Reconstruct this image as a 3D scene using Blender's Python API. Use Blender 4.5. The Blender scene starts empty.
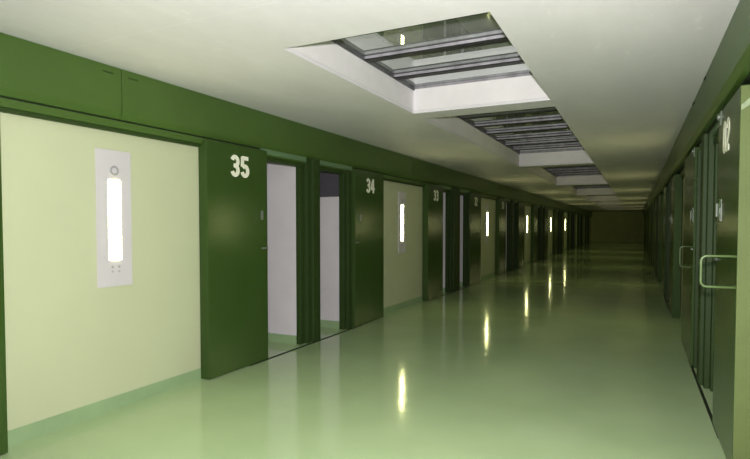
import bpy, bmesh, math, random
from mathutils import Vector, Matrix

random.seed(7)
S = bpy.context.scene
COL = S.collection

# ------------------------------------------------------------------ helpers
def new_mesh(name, bm, mats, parent=None, bevel=0.0, smooth=False):
    bmesh.ops.recalc_face_normals(bm, faces=bm.faces)
    me = bpy.data.meshes.new(name)
    bm.to_mesh(me); bm.free()
    if not isinstance(mats, (list, tuple)): mats = [mats]
    for m in mats: me.materials.append(m)
    o = bpy.data.objects.new(name, me)
    COL.objects.link(o)
    if parent is not None: o.parent = parent
    if smooth:
        for p in me.polygons: p.use_smooth = True
    if bevel:
        b = o.modifiers.new('bevel', 'BEVEL'); b.width = bevel; b.segments = 2
        b.limit_method = 'ANGLE'; b.angle_limit = math.radians(40)
        try: b.harden_normals = False
        except Exception: pass
    return o

def box(bm, x0, x1, y0, y1, z0, z1, mi=0):
    x0, x1 = min(x0, x1), max(x0, x1)
    v = [bm.verts.new((x, y, z)) for x in (x0, x1) for y in (y0, y1) for z in (z0, z1)]
    fs = [(0, 1, 3, 2), (4, 6, 7, 5), (0, 4, 5, 1), (2, 3, 7, 6), (0, 2, 6, 4), (1, 5, 7, 3)]
    for f in fs:
        fc = bm.faces.new([v[i] for i in f]); fc.material_index = mi

def prism(bm, prof, y0, y1, mi=0):
    """profile in (x,z) extruded along y"""
    a = [bm.verts.new((x, y0, z)) for x, z in prof]
    b = [bm.verts.new((x, y1, z)) for x, z in prof]
    n = len(prof)
    bm.faces.new(a).material_index = mi
    bm.faces.new(b[::-1]).material_index = mi
    for i in range(n):
        bm.faces.new([a[i], b[i], b[(i + 1) % n], a[(i + 1) % n]]).material_index = mi

def tube(bm, pts, r, seg=10, closed=False):
    pts = [Vector(p) for p in pts]
    rings = []
    n = len(pts)
    up = None
    for i, p in enumerate(pts):
        if closed: d = (pts[(i + 1) % n] - pts[i - 1])
        else: d = pts[min(i + 1, n - 1)] - pts[max(i - 1, 0)]
        d.normalize()
        if up is None:
            up = d.orthogonal().normalized()
        up = (up - d * up.dot(d)).normalized()
        w = d.cross(up)
        rings.append([bm.verts.new(p + (up * math.cos(t) + w * math.sin(t)) * r)
                      for t in [2 * math.pi * k / seg for k in range(seg)]])
    m = n if closed else n - 1
    for i in range(m):
        A, B = rings[i], rings[(i + 1) % n]
        for k in range(seg):
            bm.faces.new([A[k], A[(k + 1) % seg], B[(k + 1) % seg], B[k]])
    if not closed:
        bm.faces.new(rings[0][::-1]); bm.faces.new(rings[-1])

def tag(o, label=None, cat=None, group=None, kind=None):
    if label: o['label'] = label
    if cat: o['category'] = cat
    if group: o['group'] = group
    if kind: o['kind'] = kind
    return o

def empty(name, loc=(0, 0, 0)):
    o = bpy.data.objects.new(name, None); o.empty_display_size = .1
    COL.objects.link(o); o.location = loc
    return o

# ------------------------------------------------------------------ materials
def mat(name, col, rough=.5, spec=.5, metal=0.0, var=0.0, scale=3.0, bump=0.0, bscale=40., coat=0.0, crough=.1, rvar=0.0, detail=6.):
    m = bpy.data.materials.new(name); m.use_nodes = True
    nt = m.node_tree; N = nt.nodes; L = nt.links
    p = N['Principled BSDF']
    p.inputs['Base Color'].default_value = (*col, 1)
    p.inputs['Roughness'].default_value = rough
    p.inputs['Specular IOR Level'].default_value = spec
    p.inputs['Metallic'].default_value = metal
    p.inputs['Coat Weight'].default_value = coat
    p.inputs['Coat Roughness'].default_value = crough
    tc = N.new('ShaderNodeTexCoord')
    if var or rvar:
        nz = N.new('ShaderNodeTexNoise'); nz.inputs['Scale'].default_value = scale
        nz.inputs['Detail'].default_value = detail; nz.inputs['Roughness'].default_value = .6
        L.new(tc.outputs['Object'], nz.inputs['Vector'])
        if var:
            mr = N.new('ShaderNodeMapRange')
            mr.inputs['From Min'].default_value = .3; mr.inputs['From Max'].default_value = .7
            mr.inputs['To Min'].default_value = 1 - var; mr.inputs['To Max'].default_value = 1 + var
            L.new(nz.outputs['Fac'], mr.inputs['Value'])
            mx = N.new('ShaderNodeVectorMath'); mx.operation = 'SCALE'
            mx.inputs[0].default_value = col
            L.new(mr.outputs['Result'], mx.inputs['Scale'])
            L.new(mx.outputs['Vector'], p.inputs['Base Color'])
        if rvar:
            mr2 = N.new('ShaderNodeMapRange')
            mr2.inputs['From Min'].default_value = .3; mr2.inputs['From Max'].default_value = .7
            mr2.inputs['To Min'].default_value = max(0.01, rough - rvar); mr2.inputs['To Max'].default_value = rough + rvar
            L.new(nz.outputs['Fac'], mr2.inputs['Value'])
            L.new(mr2.outputs['Result'], p.inputs['Roughness'])
    if bump:
        n2 = N.new('ShaderNodeTexNoise'); n2.inputs['Scale'].default_value = bscale; n2.inputs['Detail'].default_value = 3
        L.new(tc.outputs['Object'], n2.inputs['Vector'])
        b = N.new('ShaderNodeBump'); b.inputs['Strength'].default_value = bump; b.inputs['Distance'].default_value = .02
        L.new(n2.outputs['Fac'], b.inputs['Height'])
        L.new(b.outputs['Normal'], p.inputs['Normal'])
    return m

def emis(name, col, strength):
    m = bpy.data.materials.new(name); m.use_nodes = True
    p = m.node_tree.nodes['Principled BSDF']
    p.inputs['Base Color'].default_value = (.8, .8, .78, 1)
    p.inputs['Emission Color'].default_value = (*col, 1)
    p.inputs['Emission Strength'].default_value = strength
    p.inputs['Roughness'].default_value = .3
    return m

M_GREEN = mat('green gloss paint', (.036, .072, .0155), .19, .33, var=.08, scale=1.2, bump=.02, bscale=60)
M_LINTEL = mat('green lintel paint', (.056, .106, .021), .36, .4, var=.08, scale=1.2, bump=.02, bscale=60)
M_FRAME = mat('green frame paint', (.026, .050, .012), .5, .2, var=.08, scale=1.2)
M_EDGE_LIT = mat('flash lit door end paint', (.105, .135, .048), .55, .15, var=.08, scale=3)  # lighter copy of the door end colour, with the flash sheen painted in
M_DOOREND = mat('door end green paint', (.036, .068, .016), .55, .15, var=.08, scale=3)
M_GLINT = mat('pale flash glint', (.24, .29, .18), .6, .2, var=.25, scale=30)  # colour of a painted flash highlight
M_GREEN_L = mat('light green rail paint', (.11, .19, .10), .4, .5, var=.06, scale=4)
M_DARK = mat('dark gap', (.012, .02, .008), .6, .3, var=.1, scale=9)
M_PANEL = mat('pale green wall paint', (.478, .505, .338), .42, .4, var=.03, scale=1.0, bump=.012, bscale=90)
M_CELL = mat('lavender white cell paint', (.60, .565, .60), .7, .3, var=.05, scale=2.0, bump=.05, bscale=50)
M_CELLDK = mat('dark grey cell wall', (.07, .065, .08), .7, .3, var=.1, scale=3)
M_BASE = mat('green vinyl skirting', (.26, .37, .20), .4, .4, var=.07, scale=4)
M_FAR = mat('olive end wall', (.74, .80, .28), .6, .3, var=.06, scale=1.5)
M_PLATE = mat('white lamp plate', (.54, .51, .54), .45, .5, var=.02, scale=5)
M_LENS = emis('lit lamp lens', (.94, .93, .40), 28.0)
M_LENS_OFF = mat('dull lamp lens', (.5, .5, .45), .3, .5, var=.02, scale=5)
M_GREY = mat('grey plastic', (.30, .30, .31), .45, .5, var=.05, scale=30)
M_DIGIT = mat('cream number vinyl', (.80, .80, .66), .5, .4, var=.03, scale=20)
M_HANDLE = mat('green enamel handle', (.095, .145, .055), .3, .45, var=.05, scale=20)
M_STEEL = mat('brushed steel', (.16, .18, .15), .45, .4, metal=.3, var=.12, scale=40)
M_CURB = mat('white skylight reveal', (.80, .76, .80), .6, .3, var=.06, scale=1.6)
M_BLACK = mat('black gasket', (.010, .011, .010), .5, .4, var=.1, scale=20)

def galv():
    m = mat('galvanised beam', (.30, .28, .32), .45, .5, metal=.1, var=.35, scale=7., bump=.15, bscale=25)
    return m
M_BEAM = galv()
M_RAIL = mat('dark steel rail', (.10, .10, .11), .35, .5, metal=.4, var=.3, scale=12)

def ceiling_mat():
    m = bpy.data.materials.new('white painted concrete'); m.use_nodes = True
    nt = m.node_tree; N = nt.nodes; L = nt.links; p = N['Principled BSDF']
    p.inputs['Roughness'].default_value = .55; p.inputs['Specular IOR Level'].default_value = .35
    tc = N.new('ShaderNodeTexCoord')
    mp = N.new('ShaderNodeMapping'); mp.inputs['Scale'].default_value = (1.0, .45, 1)
    L.new(tc.outputs['Object'], mp.inputs['Vector'])
    n1 = N.new('ShaderNodeTexNoise'); n1.inputs['Scale'].default_value = 2.2; n1.inputs['Detail'].default_value = 9; n1.inputs['Roughness'].default_value = .65
    L.new(mp.outputs['Vector'], n1.inputs['Vector'])
    cr = N.new('ShaderNodeValToRGB')
    cr.color_ramp.elements[0].position = .3; cr.color_ramp.elements[0].color = (.69, .655, .71, 1)
    cr.color_ramp.elements[1].position = .72; cr.color_ramp.elements[1].color = (.78, .74, .80, 1)
    L.new(n1.outputs['Fac'], cr.inputs['Fac'])
    # trowel flecks
    n3 = N.new('ShaderNodeTexNoise'); n3.inputs['Scale'].default_value = 9; n3.inputs['Detail'].default_value = 5; n3.inputs['Roughness'].default_value = .7
    L.new(mp.outputs['Vector'], n3.inputs['Vector'])
    cr2 = N.new('ShaderNodeValToRGB')
    cr2.color_ramp.elements[0].position = .64; cr2.color_ramp.elements[0].color = (0, 0, 0, 1)
    cr2.color_ramp.elements[1].position = .74; cr2.color_ramp.elements[1].color = (1, 1, 1, 1)
    L.new(n3.outputs['Fac'], cr2.inputs['Fac'])
    # slab joints across the corridor
    sx = N.new('ShaderNodeSeparateXYZ'); L.new(tc.outputs['Object'], sx.inputs['Vector'])
    off = N.new('ShaderNodeMath'); off.operation = 'ADD'; off.inputs[1].default_value = -.42
    L.new(sx.outputs['Y'], off.inputs[0])
    md = N.new('ShaderNodeMath'); md.operation = 'PINGPONG'; md.inputs[1].default_value = .95
    L.new(off.outputs[0], md.inputs[0])
    lt = N.new('ShaderNodeMath'); lt.operation = 'LESS_THAN'; lt.inputs[1].default_value = .008
    L.new(md.outputs[0], lt.inputs[0])
    mul = N.new('ShaderNodeMath'); mul.operation = 'MULTIPLY'; mul.inputs[1].default_value = .15
    L.new(lt.outputs[0], mul.inputs[0])
    mx2 = N.new('ShaderNodeMath'); mx2.operation = 'MAXIMUM'
    ms = N.new('ShaderNodeMath'); ms.operation = 'MULTIPLY'; ms.inputs[1].default_value = .5
    L.new(cr2.outputs['Color'], ms.inputs[0])
    L.new(ms.outputs[0], mx2.inputs[0]); L.new(mul.outputs[0], mx2.inputs[1])
    mix = N.new('ShaderNodeMixRGB'); mix.inputs['Color2'].default_value = (.90, .87, .92, 1)
    L.new(cr.outputs['Color'], mix.inputs['Color1']); L.new(mx2.outputs[0], mix.inputs['Fac'])
    L.new(mix.outputs['Color'], p.inputs['Base Color'])
    b = N.new('ShaderNodeBump'); b.inputs['Strength'].default_value = .25; b.inputs['Distance'].default_value = .03
    L.new(n1.outputs['Fac'], b.inputs['Height']); L.new(b.outputs['Normal'], p.inputs['Normal'])
    return m
M_CEIL = ceiling_mat()

def floor_mat():
    m = bpy.data.materials.new('green epoxy floor'); m.use_nodes = True
    nt = m.node_tree; N = nt.nodes; L = nt.links; p = N['Principled BSDF']
    p.inputs['Specular IOR Level'].default_value = .55
    tc = N.new('ShaderNodeTexCoord')
    n1 = N.new('ShaderNodeTexNoise'); n1.inputs['Scale'].default_value = 1.1; n1.inputs['Detail'].default_value = 7
    L.new(tc.outputs['Object'], n1.inputs['Vector'])
    cr = N.new('ShaderNodeValToRGB')
    cr.color_ramp.elements[0].position = .3; cr.color_ramp.elements[0].color = (.385, .505, .275, 1)
    cr.color_ramp.elements[1].position = .7; cr.color_ramp.elements[1].color = (.44, .565, .32, 1)
    L.new(n1.outputs['Fac'], cr.inputs['Fac'])
    L.new(cr.outputs['Color'], p.inputs['Base Color'])
    mr = N.new('ShaderNodeMapRange'); mr.inputs['To Min'].default_value = .08; mr.inputs['To Max'].default_value = .14
    L.new(n1.outputs['Fac'], mr.inputs['Value']); L.new(mr.outputs['Result'], p.inputs['Roughness'])
    n2 = N.new('ShaderNodeTexNoise'); n2.inputs['Scale'].default_value = 5; n2.inputs['Detail'].default_value = 2
    L.new(tc.outputs['Object'], n2.inputs['Vector'])
    b = N.new('ShaderNodeBump'); b.inputs['Strength'].default_value = .05; b.inputs['Distance'].default_value = .02
    L.new(n2.outputs['Fac'], b.inputs['Height']); L.new(b.outputs['Normal'], p.inputs['Normal'])
    return m
M_FLOOR = floor_mat()

def glass_mat():
    """dusty double glazing at night: mirror-like from below, a thin film of dust, see-through otherwise"""
    m = bpy.data.materials.new('dusty skylight glass'); m.use_nodes = True
    nt = m.node_tree; N = nt.nodes; L = nt.links
    N.remove(N['Principled BSDF']); out = N['Material Output']
    gl = N.new('ShaderNodeBsdfGlossy'); gl.inputs['Roughness'].default_value = .01
    gl.inputs['Color'].default_value = (.9, .95, .95, 1)
    tr = N.new('ShaderNodeBsdfTransparent'); tr.inputs['Color'].default_value = (.75, .85, .8, 1)
    df = N.new('ShaderNodeBsdfDiffuse'); df.inputs['Color'].default_value = (.55, .55, .58, 1)
    fr = N.new('ShaderNodeFresnel'); fr.inputs['IOR'].default_value = 2.1
    fm = N.new('ShaderNodeMath'); fm.operation = 'MULTIPLY_ADD'; fm.inputs[1].default_value = 1.5; fm.inputs[2].default_value = .15; fm.use_clamp = True
    L.new(fr.outputs[0], fm.inputs[0])
    tc = N.new('ShaderNodeTexCoord'); nz = N.new('ShaderNodeTexNoise'); nz.inputs['Scale'].default_value = 1.6; nz.inputs['Detail'].default_value = 5
    L.new(tc.outputs['Object'], nz.inputs['Vector'])
    mr = N.new('ShaderNodeMapRange'); mr.inputs['From Min'].default_value = .3; mr.inputs['From Max'].default_value = .7
    mr.inputs['To Min'].default_value = -.08; mr.inputs['To Max'].default_value = .10
    sx = N.new('ShaderNodeSeparateXYZ'); L.new(tc.outputs['Object'], sx.inputs['Vector'])
    gx = N.new('ShaderNodeMapRange'); gx.inputs['From Min'].default_value = -2.1; gx.inputs['From Max'].default_value = -.75
    gx.inputs['To Min'].default_value = .18; gx.inputs['To Max'].default_value = .62; L.new(sx.outputs['X'], gx.inputs['Value'])
    gy = N.new('ShaderNodeMapRange'); gy.inputs['From Min'].default_value = 5.3; gy.inputs['From Max'].default_value = 6.0
    gy.inputs['To Min'].default_value = 0; gy.inputs['To Max'].default_value = .28; L.new(sx.outputs['Y'], gy.inputs['Value'])
    s1 = N.new('ShaderNodeMath'); L.new(gx.outputs[0], s1.inputs[0]); L.new(gy.outputs[0], s1.inputs[1])
    s2 = N.new('ShaderNodeMath'); s2.use_clamp = True; L.new(s1.outputs[0], s2.inputs[0]); L.new(mr.outputs[0], s2.inputs[1])
    mr = s2
    L.new(nz.outputs['Fac'], mr.inputs['Value'])
    m1 = N.new('ShaderNodeMixShader'); L.new(mr.outputs[0], m1.inputs[0]); L.new(tr.outputs[0], m1.inputs[1]); L.new(df.outputs[0], m1.inputs[2])
    m2 = N.new('ShaderNodeMixShader'); L.new(fm.outputs[0], m2.inputs[0]); L.new(m1.outputs[0], m2.inputs[1]); L.new(gl.outputs[0], m2.inputs[2])
    L.new(m2.outputs[0], out.inputs['Surface'])
    return m
M_GLASS = glass_mat()

# ------------------------------------------------------------------ layout (metres; y runs down the corridor)
ZC = 2.60
XP, XD, XB = -3.598, -3.484, -3.509      # left: recessed panel, door face, lintel face
RP, RD, RB = .62, .505, .466            # right: the same
YN, YF = -1.2, 49.7
CEN = [2.762, 8.31, 14.05, 19.80, 25.67, 31.27, 37.0, 42.7]      # wall lamp centres
# (door before opening, mullion, door after opening) per module, left
LM = [((3.634, 4.500), (5.335, 5.55), (6.335, 7.357)),
      ((9.27, 10.134), (10.80, 11.30), (12.05, 13.025)),
      ((14.98, 15.85), (16.68, 16.98), (17.72, 18.74)),
      ((20.60, 21.45), (22.36, 22.64), (23.25, 24.15)),
      ((26.40, 27.25), (28.02, 28.32), (28.92, 29.75)),
      ((32.25, 33.10), (33.72, 34.0), (34.85, 35.80)),
      ((37.95, 38.80), (39.42, 39.7), (40.5, 41.50)),
      ((43.60, 44.45), (45.1, 45.4), (46.1, 47.2))]
RM = [((3.557, 4.431), (5.40, 5.65), (6.15, 7.40)),
      ((9.27, 10.15), (11.05, 11.30), (12.05, 13.02))] + LM[2:]

# ------------------------------------------------------------------ shell
bm = bmesh.new(); box(bm, -7.0, 4.0, YN, YF + .2, -.1, 0)
floor = new_mesh('floor', bm, M_FLOOR)
tag(floor, 'glossy pale green epoxy floor running the length of the corridor', 'floor', kind='structure')

SKY = [(2.95, 5.25), (5.56, 10.88), (11.2, 16.45), (16.8, 22.25), (22.6, 27.9), (28.25, 33.6), (33.95, 39.25), (39.6, 45.0)]
SX0, SX1 = -2.138, -.749
bm = bmesh.new()
ys = [YN]
for a, b in SKY: ys += [a, b]
ys.append(YF + .2)
box(bm, -7.0, SX0, YN, YF + .2, ZC, ZC + .03)
box(bm, SX1, 4.0, YN, YF + .2, ZC, ZC + .03)
for i in range(0, len(ys), 2): box(bm, SX0, SX1, ys[i], ys[i + 1], ZC, ZC + .03)
ceil = new_mesh('ceiling', bm, M_CEIL)
tag(ceil, 'white painted concrete ceiling with rectangular skylight openings', 'ceiling', kind='structure')

bm = bmesh.new(); box(bm, XP - .3, RP + .3, YF, YF + .15, 0, ZC)
o = new_mesh('wall_far', bm, M_FAR)
tag(o, 'dim olive green wall closing the far end of the corridor', 'wall', kind='structure')

def wall_side(name, M, xp, s, label, bname, blabel):
    """s = -1 left wall, +1 right wall: pale panels between the openings"""
    th = .14
    spans = []; y = YN
    for A, m, B in M:
        spans.append((y, A[1] - .03)); y = B[0] + .03
    spans.append((y, YF))
    bm = bmesh.new(); bb = bmesh.new()
    for a, b in spans:
        box(bm, xp, xp + s * th, a, b, 0, ZC)
        # skirting turned up from the floor, a little proud of the wall
        prism(bb, [(xp, 0), (xp - s * .012, 0), (xp - s * .006, .098), (xp, .10)], a, b)
    for A, m, B in M:       # wall above the openings
        box(bm, xp, xp + s * th, A[1] - .03, B[0] + .03, 2.23, ZC)
    w = new_mesh(name, bm, M_PANEL); tag(w, label, 'wall', kind='structure')
    b = new_mesh(bname, bb, M_BASE); tag(b, blabel, 'baseboard', kind='structure')
wall_side('wall_left', LM, XP, -1, 'pale yellow green painted wall panels between the dark doors, lit side', 'baseboard_left', 'low green skirting along the pale wall panels, left side')
wall_side('wall_right', RM, RP, 1, 'pale green wall panels hidden behind the doors 02 onward', 'baseboard_right', 'green skirting under the wall panels on the side of door 02')

def lintel(name, xb, xp, s, zlow, joints, label, o1=.040, o2=.030, o3=.042):
    """boxed-in lintel with a chamfered lower edge, split at the joints, and the rail channel under it"""
    bm = bmesh.new()
    cuts = [YN] + joints + [YF]
    for a, b in zip(cuts[:-1], cuts[1:]):
        a2 = a + (.004 if a != YN else 0); b2 = b - (.004 if b != YF else 0)
        prism(bm, [(xb, ZC), (xb, zlow + .045), (xb + s * .028, zlow), (xp, zlow), (xp, ZC)], a2, b2, 0)
        box(bm, xb + s * .015, xp, a2 - .01, b2 + .01, zlow + .05, ZC - .002, 1)      # dark backing seen in the joints
    # channel: dark shadow gap, lighter rail, dark lip
    box(bm, xb + s * o1, xp, YN, YF, zlow - .012, zlow, 1)
    box(bm, xb + s * o2, xp, YN, YF, 2.155, zlow - .012, 0)
    box(bm, xb + s * o3, xp - s * .004, YN, YF, 2.128, 2.155, 2)
    o = new_mesh(name, bm, [M_LINTEL, M_DARK, M_FRAME], bevel=.003)
    tag(o, label, 'lintel', kind='structure')
    return o
lt = lintel('trim_1', XB, XP, -1, 2.222, [2.782, 8.47, 14.16, 19.85, 25.5, 31.2, 36.9, 42.6],
            'dark green boxed lintel with joint line over doors 35 and 34, below the ceiling')
rt = lintel('trim_2', RB, RP, 1, 2.235, [8.47, 14.16, 19.85, 25.5, 31.2, 36.9, 42.6],
            'dark green boxed lintel above door 02, below the ceiling', .06, .115, .12)
# small fixing slots beside the first lintel joint, fixings on the other lintel
for y in (2.666, 2.882):
    bm = bmesh.new(); box(bm, XB - .004, XB + .003, y - .042, y + .042, 2.541, 2.550)
    new_mesh('slot', bm, M_FRAME, lt)
for y, z in ((4.92, 2.575), (5.85, 2.57)):
    bm = bmesh.new()
    box(bm, RB - .006, RB + .004, y - .03, y + .03, z - .01, z + .012)
    box(bm, RB - .012, RB - .006, y - .01, y + .015, z - .02, z + .002)
    new_mesh('bracket', bm, M_DARK, rt, bevel=.003)

# ------------------------------------------------------------------ cell interiors behind the openings
def cell_walls(A, m, B, s, xd, two_tone, label1, label2, label3):
    xi = xd + s * .14           # the jambs are this deep
    xe = xd + s * 3.2
    def part(y0, y1, label, face):
        bm = bmesh.new(); box(bm, xi, xe, y0, y1, 0, ZC)
        w = new_mesh('wall_cell', bm, M_CELL); tag(w, label, 'wall', kind='structure')
        bm = bmesh.new()
        if face < 0: box(bm, xi, xe, y0 - .012, y0, 0, .10)
        else: box(bm, xi, xe, y1, y1 + .012, 0, .10)
        new_mesh('skirting', bm, M_BASE, w)
        return w
    part(A[1] - .12, A[1] - .03, label1, 1)
    part(m[0] - .11, m[1] + .02, label2, -1)
    w = part(B[0] - .055, B[0] + .08, label3, -1)
    if two_tone:
        bm = bmesh.new(); box(bm, xi + s * .01, xe, B[0] - .062, B[0] - .055, 1.81, ZC - .01)
        new_mesh('upper_panel', bm, M_CELLDK, w)['label'] = 'dark grey upper part of the cell wall'

def frame(A, m, B, s, xd, label):
    """steel door frame of a pair of openings: outer jambs, stepped mullion, header, light rail strip, floor track"""
    xi = xd + s * .14; xf = xd + s * .008
    bm = bmesh.new()
    # outer jambs
    box(bm, xd + s * .085, xi, A[1] - .10, A[1] - .015, 0, 2.16)
    box(bm, xd + s * .02, xi, B[0] - .055, B[0] + .04, 0, 2.16)
    box(bm, xd + s * .06, xi, B[0] - .10, B[0] - .05, 0, 2.16)
    fr = new_mesh('trim_frame', bm, M_FRAME, bevel=.004)
    tag(fr, label, 'door frame', 'doorway frames along the corridor', kind='structure')
    bm = bmesh.new()        # mullion, three steps
    box(bm, xf, xi, m[0] + .06, m[1], 0, 2.222)
    box(bm, xf + s * .03, xi, m[0] - .03, m[0] + .065, 0, 2.222)
    box(bm, xf + s * .07, xi, m[0] - .115, m[0] - .025, 0, 2.16)
    new_mesh('mullion', bm, M_FRAME, fr, bevel=.005)
    bm = bmesh.new()
    box(bm, xd + s * .07, xi, A[1] - .03, m[0] - .02, 2.105, 2.165)
    box(bm, xd + s * .07, xi, m[1], B[0] + .03, 2.105, 2.165)
    new_mesh('header', bm, M_FRAME, fr, bevel=.003)
    bm = bmesh.new()
    box(bm, xd + s * .045, xd + s * .07, A[1] - .03, m[0] - .032, 2.172, 2.226)
    box(bm, xd + s * .045, xd + s * .07, m[1] + .002, B[0] + .10, 2.172, 2.226)
    new_mesh('rail_strip', bm, M_GREEN_L, fr, bevel=.002)['label'] = 'paler green strip under the lintel'
    bm = bmesh.new()
    box(bm, xd - s * (.012 if s < 0 else .002), xd + s * .02, A[1] - .3, B[0] + .3, -.004, .003)
    new_mesh('floor_track', bm, M_DARK, fr)['label'] = 'dark sliding door track in the floor'
    return fr

# ------------------------------------------------------------------ digits (bold condensed strokes)
def arc(cx, cz, rx, rz, a0, a1, n=10):
    return [(cx + rx * math.cos(math.radians(a0 + (a1 - a0) * i / n)), cz + rz * math.sin(math.radians(a0 + (a1 - a0) * i / n))) for i in range(n + 1)]
DIG = {
 '0': [arc(.25, .70, .165, .22, 180, 0) + arc(.25, .30, .165, .22, 0, -180) + [(.085, .70)]],
 '1': [[(.10, .72), (.30, .92)], [(.30, 1.0), (.30, 0)]],
 '2': [arc(.25, .70, .165, .22, 175, -20, 10) + [(.10, .22), (.085, .08)], [(.03, .08), (.45, .08)]],
 '3': [arc(.25, .715, .165, .205, 165, -90, 12), arc(.25, .29, .165, .215, 90, -165, 12), [(.17, .51), (.27, .51)]],
 '4': [[(.33, 1.0), (.33, 0)], [(.30, .95), (.06, .36)], [(.0, .30), (.50, .30)]],
 '5': [[(.46, .92), (.09, .92)], [(.12, .98), (.10, .50)], arc(.25, .31, .165, .23, 140, -165, 14)],
}
def stroke(bm, pts, w, place, th):
    pts = [Vector((p[0], p[1], 0)) for p in pts]
    n = len(pts); left = []; right = []
    for i, p in enumerate(pts):
        d0 = (pts[i] - pts[i - 1]).normalized() if i else (pts[1] - pts[0]).normalized()
        d1 = (pts[i + 1] - pts[i]).normalized() if i < n - 1 else d0
        t = d0 + d1
        t = t.normalized() if t.length > 1e-4 else d0
        nn = Vector((-t.y, t.x, 0)); k = 1 / max(.5, nn.dot(Vector((-d0.y, d0.x, 0))))
        left.append(p + nn * w * .5 * k); right.append(p - nn * w * .5 * k)
    for i in range(n - 1):
        q = [left[i], left[i + 1], right[i + 1], right[i]]
        lo = [bm.verts.new(place(v.x, v.y, 0)) for v in q]; hi = [bm.verts.new(place(v.x, v.y, th)) for v in q]
        bm.faces.new(hi); bm.faces.new(lo[::-1])
        for j in range(4): bm.faces.new([lo[j], lo[(j + 1) % 4], hi[(j + 1) % 4], hi[j]])
def number(text, yc, zlo, h, wid, s, xface, parent):
    """s=-1: on the left wall (reads toward +y); s=+1: right wall (reads toward -y)"""
    bm = bmesh.new(); adv = wid / len(text)
    for i, ch in enumerate(text):
        u0 = -wid / 2 + i * adv + adv * .06
        sc = adv * .88 / .5
        def place(u, v, t):
            y = (u0 + u * sc)
            return (xface - s * (t + .0004), yc + (-s) * y, zlo + v * h)
        for q, st in enumerate(DIG[ch]): stroke(bm, st, .19, place, .002 + .0006 * q)
    return new_mesh('door_number', bm, M_DIGIT, parent)

# ------------------------------------------------------------------ doors
def lock(parent, y, s, xd, tail):
    bm = bmesh.new(); box(bm, xd - s * .0, xd - s * .008, y - .055, y + .055, 1.445, 1.60)
    lp = new_mesh('lock_plate', bm, M_GREEN, parent, bevel=.003)
    bm = bmesh.new(); box(bm, xd - s * .008, xd - s * .02, y + .000, y + .034, 1.475, 1.57)
    new_mesh('keyhole_cover', bm, M_STEEL, lp, bevel=.004)['label'] = 'grey metal keyhole cover'
    bm = bmesh.new(); box(bm, xd - s * .0, xd - s * .014, tail - .10, tail - .005, 1.17, 1.19)
    new_mesh('latch', bm, M_STEEL, parent, bevel=.003)

def pull(parent, y, s, xd, z0, z1, depth):
    r = .03; pts = []
    x0 = xd + s * .02; x1 = xd - s * depth
    zt, zb = z1, z0
    pts.append((x0, y, zt))
    for k in range(6):
        a = math.pi / 2 * k / 5
        pts.append((x1 + s * (r - r * math.sin(a)), y, zt - (r - r * math.cos(a))))
    for k in range(6):
        a = math.pi / 2 * k / 5
        pts.append((x1 + s * (r - r * math.cos(a)), y, zb + (r - r * math.sin(a))))
    pts.append((x0, y, zb))
    bm = bmesh.new(); tube(bm, pts, .0068, 10)
    h = new_mesh('pull_handle', bm, M_HANDLE, parent, smooth=True)
    h['label'] = 'lighter green bent tube handle sticking out'
    return h

def door(idx, y0, y1, s, xd, label, num=None, lock_end=None, handle=None, hanger=None, near=False):
    th = .104
    bm = bmesh.new(); box(bm, xd, xd + s * th, y0, y1, .006, 2.196)
    bm.faces.ensure_lookup_table()
    for f in bm.faces:
        ys_ = [v.co.y for v in f.verts]
        if max(ys_) - min(ys_) < 1e-6: f.material_index = 1
    d = new_mesh('door_%d' % idx, bm, [M_GREEN, M_DOOREND], bevel=.004)
    tag(d, label, 'door', 'sliding doors along the corridor', kind='structure')
    if near:
        bm = bmesh.new(); box(bm, xd + s * .0015, xd + s * th, y0 - .004, y0 + .001, .01, 2.19)  # thin plate whose lighter colour carries the flash on this end
        e = new_mesh('flash_lit_edge_plate', bm, M_EDGE_LIT, d); e['label'] = 'lighter green end face of the door, flash brightness in its colour'
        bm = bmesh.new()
        prism(bm, [(xd + s * .003, 2.055), (xd + s * .07, 2.10), (xd + s * .07, 2.145), (xd + s * .003, 2.085)], y0 - .007, y0 - .004)  # slanted flash highlight modelled as a pale sliver
        new_mesh('painted_glint', bm, M_GLINT, d)['label'] = 'pale painted flash highlight near the top of the end face'
    if num: number(num, (y0 + y1) / 2 + (.01 if s < 0 else .07), 1.89, .205, .285, s, xd, d)
    if lock_end == 'far': lock(d, y1 - .12, s, xd, y1)
    if lock_end == 'near': lock(d, y0 + .12, s, xd, y0 + .105)
    if handle: pull(d, y0 + .015, s, xd, *handle)
    if hanger:
        bm = bmesh.new()
        box(bm, xd - s * .004, xd + s * .012, hanger - .05, hanger + .05, 2.10, 2.20)
        tube(bm, [(xd - s * .018, hanger, 2.165), (xd + s * .01, hanger, 2.165)], .022, 14)
        new_mesh('roller_bracket', bm, M_STEEL, d, bevel=.002)
    return d

idx = 1
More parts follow.
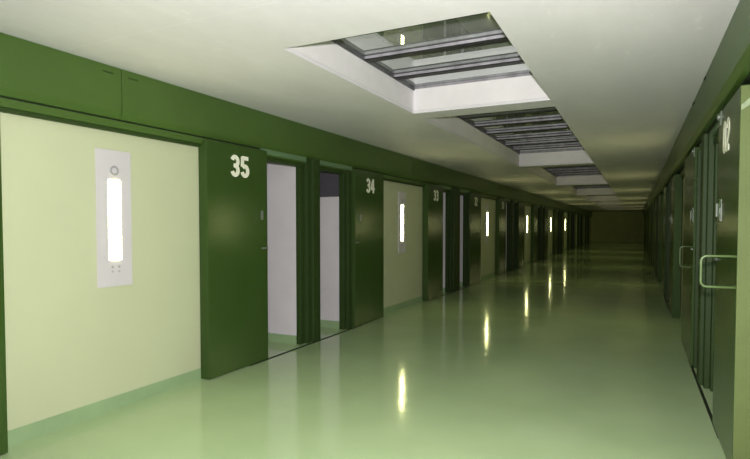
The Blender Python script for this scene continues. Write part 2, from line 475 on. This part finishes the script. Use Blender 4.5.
# near door whose far edge just shows beside the first pale panel
door(idx, .75, 1.905, -1, XD, 'dark green sliding door edge in front of first pale panel, cut by photo edge'); idx += 1
names_l = ['35', '34', '33', '32', '31', '30']
n = 35
ordn = ['second', 'third', 'fourth', 'fifth', 'sixth', 'seventh', 'eighth', 'ninth', 'tenth', 'eleventh', 'twelfth', 'thirteenth', 'fourteenth', 'fifteenth', 'sixteenth', 'seventeenth']
for k, (A, m, B) in enumerate(LM):
    for j, (y0, y1) in enumerate((A, B)):
        num = str(n) if n >= 31 else None
        if num:
            lab = {35: 'open dark green sliding door with large cream number 35 on it',
                   34: 'open dark green sliding door with cream number 34, before the second lit panel',
                   33: 'dark green sliding door numbered 33, just beyond the second lit panel',
                   32: 'dim dark green sliding door numbered 32, before the third lit wall lamp',
                   31: 'dim dark green sliding door numbered 31, just beyond the third lit wall lamp'}[n]
        else:
            lab = 'dark green sliding door, %s beyond door 31 along the numbered row' % (['first'] + ordn)[30 - n]
        door(idx, y0 + (.10 if k == 0 and j else 0), y1, -1, XD, lab, num, lock_end=('far' if j == 0 else 'near') if k < 2 else None); idx += 1
        n -= 1
    rng = ('%d and %d' % (n + 2, n + 1))
    if k < 2: fl = 'dark green steel frame of the two open doorways between doors %s' % rng
    else: fl = 'dark green doorway frame, %s pair past doors 33 and 32' % (['first'] + ordn)[k - 2]
    frame(A, m, B, -1, XD, fl)
    if k == 0:
        ls = ('lavender cell wall hidden behind the edge of door 35', 'lavender white cell wall seen through the doorway beside door 35',
              'cell wall beside door 34, dark grey on top and white below')
    else:
        w = (['first', 'second', 'third', 'fourth', 'fifth', 'sixth', 'seventh'])[k - 1]
        ls = ('cell wall behind the first door of the %s doorway pair past door 34' % w, 'cell wall at the middle post of the %s doorway pair past door 34' % w,
              'cell wall at the last door of the %s doorway pair past door 34' % w)
    cell_walls(A, m, B, -1, XD, k == 0, *ls)
rn = 0
for k, (A, m, B) in enumerate(RM):
    for j, (y0, y1) in enumerate((A, B)):
        rn += 1
        if rn == 1: lab = 'green sliding door with cream number 02 and bent tube handle'
        elif rn == 2: lab = 'green sliding door with a bent tube handle, next beyond door 02'
        else: lab = 'dark green sliding door on the side of door 02, %s beyond it' % (['first'] + ordn)[rn - 2]
        door(idx, y0, y1, 1, RD, lab, '02' if rn == 1 else None,
             lock_end=('far' if j == 0 else 'near') if k < 2 else None,
             handle={1: (1.066, 1.243, .17), 2: (1.0, 1.205, .11)}.get(rn),
             near=(rn == 1), hanger={1: y1 + .035 - .1, 2: y0 + .1}.get(rn)); idx += 1
    if k == 0: fl = 'dark green doorway frame just beyond door 02'
    else: fl = 'dark green doorway frame on the side of door 02, %s beyond it' % (['first'] + ordn)[k - 1]
    frame(A, m, B, 1, RD, fl)
    if k == 0: ls = ('cell wall behind the far edge of door 02', 'cell wall behind the first post beyond door 02', 'cell wall behind the second door on the side of door 02')
    else:
        w = (['first', 'second', 'third', 'fourth', 'fifth', 'sixth', 'seventh'])[k - 1]
        ls = ['cell wall at the %s of the %s doorway pair past door 02' % (q, w) for q in ('near door', 'middle post', 'far door')]
    cell_walls(A, m, B, 1, RD, False, *ls)

for nm, x0, x1, lab in (('wall_cell_back', -7.0, -6.68, 'back wall of the open cells behind doors 35 and 34'), ('wall_cell_back', 3.7, 4.0, 'back wall of the cells behind door 02')):
    bm = bmesh.new(); box(bm, x0, x1, YN, YF, 0, ZC)
    tag(new_mesh(nm, bm, M_CELL), lab, 'wall', kind='structure')

# ------------------------------------------------------------------ wall lamps
def make_lamp(y, s, xp, lit, label):
    root = empty('wall_lamp', (xp, y, .95)); tag(root, label, 'lamp', 'wall lamps on the pale panels')
    # built for the left wall (face toward +x), turned for the right wall
    bm = bmesh.new(); box(bm, 0, .012, -.15, .15, 0, 1.04)
    plate = new_mesh('mounting_plate', bm, M_PLATE, root, bevel=.003)
    bm = bmesh.new()       # bowed diffuser, rounded in plan
    pr = [(.012 + .005 * math.sin(math.pi * t / 10) ** .6, -.056 + .112 * t / 10) for t in range(11)]
    lo = [bm.verts.new((x, yy, .203)) for x, yy in pr]; hi = [bm.verts.new((x, yy, .815)) for x, yy in pr]
    for i in range(10): bm.faces.new([lo[i], lo[i + 1], hi[i + 1], hi[i]])
    bm.faces.new(lo); bm.faces.new(hi[::-1]); bm.faces.new([lo[0], hi[0], hi[-1], lo[-1]])
    d = new_mesh('diffuser', bm, M_LENS if lit else M_LENS_OFF, root)
    d['label'] = 'glowing white diffuser tube' if lit else 'unlit diffuser'
    bm = bmesh.new()
    tube(bm, [(.015, .030 * math.cos(t), .885 + .030 * math.sin(t)) for t in [2 * math.pi * k / 24 for k in range(24)]], .0075, 8, True)
    new_mesh('ring', bm, M_GREY, root, smooth=True)['label'] = 'grey ring above the tube'
    for yy in (-.028, .030):
        for zz in (.150, .115):
            bm = bmesh.new(); tube(bm, [(.010, yy, zz), (.016, yy, zz)], .009 if zz > .13 else .007, 12)
            new_mesh('button', bm, M_GREY, plate)
    if s > 0: root.rotation_euler = (0, 0, math.pi)
    return root
def copy_tree(o, parent=None):
    c = o.copy(); COL.objects.link(c)
    if parent is not None: c.parent = parent
    for ch in o.children: copy_tree(ch, c)
    return c
w = ['second', 'third', 'fourth', 'fifth', 'sixth', 'seventh', 'eighth']
lamp = make_lamp(CEN[0], -1, XP, True, 'large lit white wall lamp with grey ring, on the first pale panel before door 35')
LL = {1: 'lit wall lamp on the pale panel between doors 34 and 33',
      2: 'lit wall lamp on the pale panel between doors 32 and 31',
      3: 'lit wall lamp on the fourth pale panel, first past door 31',
      4: 'small distant lit wall lamp, second past door 31', 5: 'tiny distant lit wall lamp, third past door 31',
      6: 'faint wall lamp, fourth past door 31', 7: 'faint wall lamp, fifth past door 31'}
for k in range(1, 8):
    c = copy_tree(lamp); c.location = (XP, CEN[k], .95)
    c['label'] = LL[k]
    if k >= 6:
        for ch in c.children:
            if ch.name.startswith('diffuser'):
                ch.data = ch.data.copy(); ch.data.materials[0] = M_LENS_OFF; ch['label'] = 'unlit diffuser'
for k in range(1, 8):
    c = copy_tree(lamp); c.location = (RP, CEN[k], .95); c.rotation_euler = (0, 0, math.pi)
    c['label'] = 'wall lamp on the %s panel recess beyond door 02' % (['first'] + w)[k - 1]

# ------------------------------------------------------------------ skylights
ZF = 2.852
def skylight(i, a, b, label, beams):
    bm = bmesh.new(); t = .04
    box(bm, SX0 - t, SX0, a - t, b + t, ZC + .029, ZF)
    box(bm, SX1, SX1 + t, a - t, b + t, ZC + .029, ZF)
    box(bm, SX0 - .0, SX1 + .0, a - t, a, ZC + .029, ZF)
    box(bm, SX0 - .0, SX1 + .0, b, b + t, ZC + .029, ZF)
    root = new_mesh('window_%d' % i, bm, M_CURB)
    tag(root, label, 'skylight', 'skylights down the ceiling', kind='structure')
    bm = bmesh.new()
    box(bm, SX0 - .04, SX0 + .012, a - .05, b + .05, ZF - .012, ZF + .024)
    box(bm, SX1 - .012, SX1 + .04, a - .05, b + .05, ZF - .012, ZF + .024)
    new_mesh('side_rail', bm, M_RAIL, root, bevel=.003)
    bm = bmesh.new()
    box(bm, SX0, SX1, a - .05, a + .01, ZF, ZF + .027)
    box(bm, SX0, SX1, b - .004, b + .06, ZF, ZF + .027)
    new_mesh('end_rail', bm, M_BEAM, root, bevel=.003)
    for y in beams:
        bm = bmesh.new()
        box(bm, SX0 + .012, SX1 - .012, y, y + .010, ZF - .006, ZF + .027)      # near web
        box(bm, SX0 + .012, SX1 - .012, y + .0, y + .06, ZF + .019, ZF + .027)
        be = new_mesh('beam', bm, M_BEAM, root, bevel=.002)
        bm = bmesh.new(); box(bm, SX0 + .012, SX1 - .012, y - .004, y + .075, ZF - .015, ZF - .004)
        box(bm, SX1 - .10, SX1 - .012, y - .006, y + .06, ZF - .006, ZF + .026)
        new_mesh('gasket', bm, M_BLACK, be)['label'] = 'black seal under the beam'
    bm = bmesh.new()
    box(bm, SX0 - .03, SX1 + .03, a - .04, b + .04, ZF + .028, ZF + .034)
    new_mesh('glass_pane', bm, M_GLASS, root)['label'] = 'dusty dark glass mirroring the corridor'
sl = ['nearest wide skylight with white reveal and steel beams, in the ceiling', 'second skylight, with a row of grey beams, beyond the white reveal of the first',
      'third skylight along the ceiling row', 'fourth skylight along the ceiling row', 'fifth skylight along the ceiling row', 'sixth skylight along the ceiling row',
      'seventh skylight along the ceiling row', 'eighth and last skylight, close to the far wall']
for i, (a, b) in enumerate(SKY):
    if i == 0: bs = [3.48, 4.10, 4.72]
    else:
        nb = round((b - a) / .63); st = (b - a) / nb
        bs = [a + st * j for j in range(1, nb)]
    skylight(i + 1, a, b, sl[i], bs)

# ------------------------------------------------------------------ light
world = bpy.data.worlds.new('night'); S.world = world; world.use_nodes = True
bg = world.node_tree.nodes['Background']; bg.inputs['Color'].default_value = (.02, .025, .03, 1); bg.inputs['Strength'].default_value = .3

fl = bpy.data.lights.new('camera_flash', 'SPOT'); fl.energy = 880; fl.shadow_soft_size = .04; fl.color = (1, .985, .96)
fl.spot_size = math.radians(150); fl.spot_blend = 1.0
fo = bpy.data.objects.new('camera_flash', fl); COL.objects.link(fo); fo.location = (.0, -.02, 1.56)
fo.rotation_euler = (math.pi / 2 + .05, 0, .40)

# ------------------------------------------------------------------ camera
cam = bpy.data.cameras.new('camera'); co = bpy.data.objects.new('camera', cam); COL.objects.link(co)
cam.sensor_fit = 'HORIZONTAL'; cam.sensor_width = 36; cam.lens = 36 * 530.09 / 750
cam.shift_y = (243.47 - 229.5) / 750
cam.clip_start = .05; cam.clip_end = 200
co.location = (0, 0, 1.418)
co.rotation_euler = (math.pi / 2 - .0341, 0, .4587)
S.camera = co

S.view_settings.view_transform = 'Standard'
S.view_settings.look = 'None'
S.view_settings.exposure = 0.0
S.view_settings.gamma = 1.0
S.cycles.use_denoising = True
try:
    S.cycles.denoising_input_passes = 'RGB_ALBEDO'
    S.cycles.denoising_prefilter = 'ACCURATE'
except Exception:
    pass
S.cycles.max_bounces = 10
S.cycles.diffuse_bounces = 5
S.cycles.sample_clamp_indirect = 6
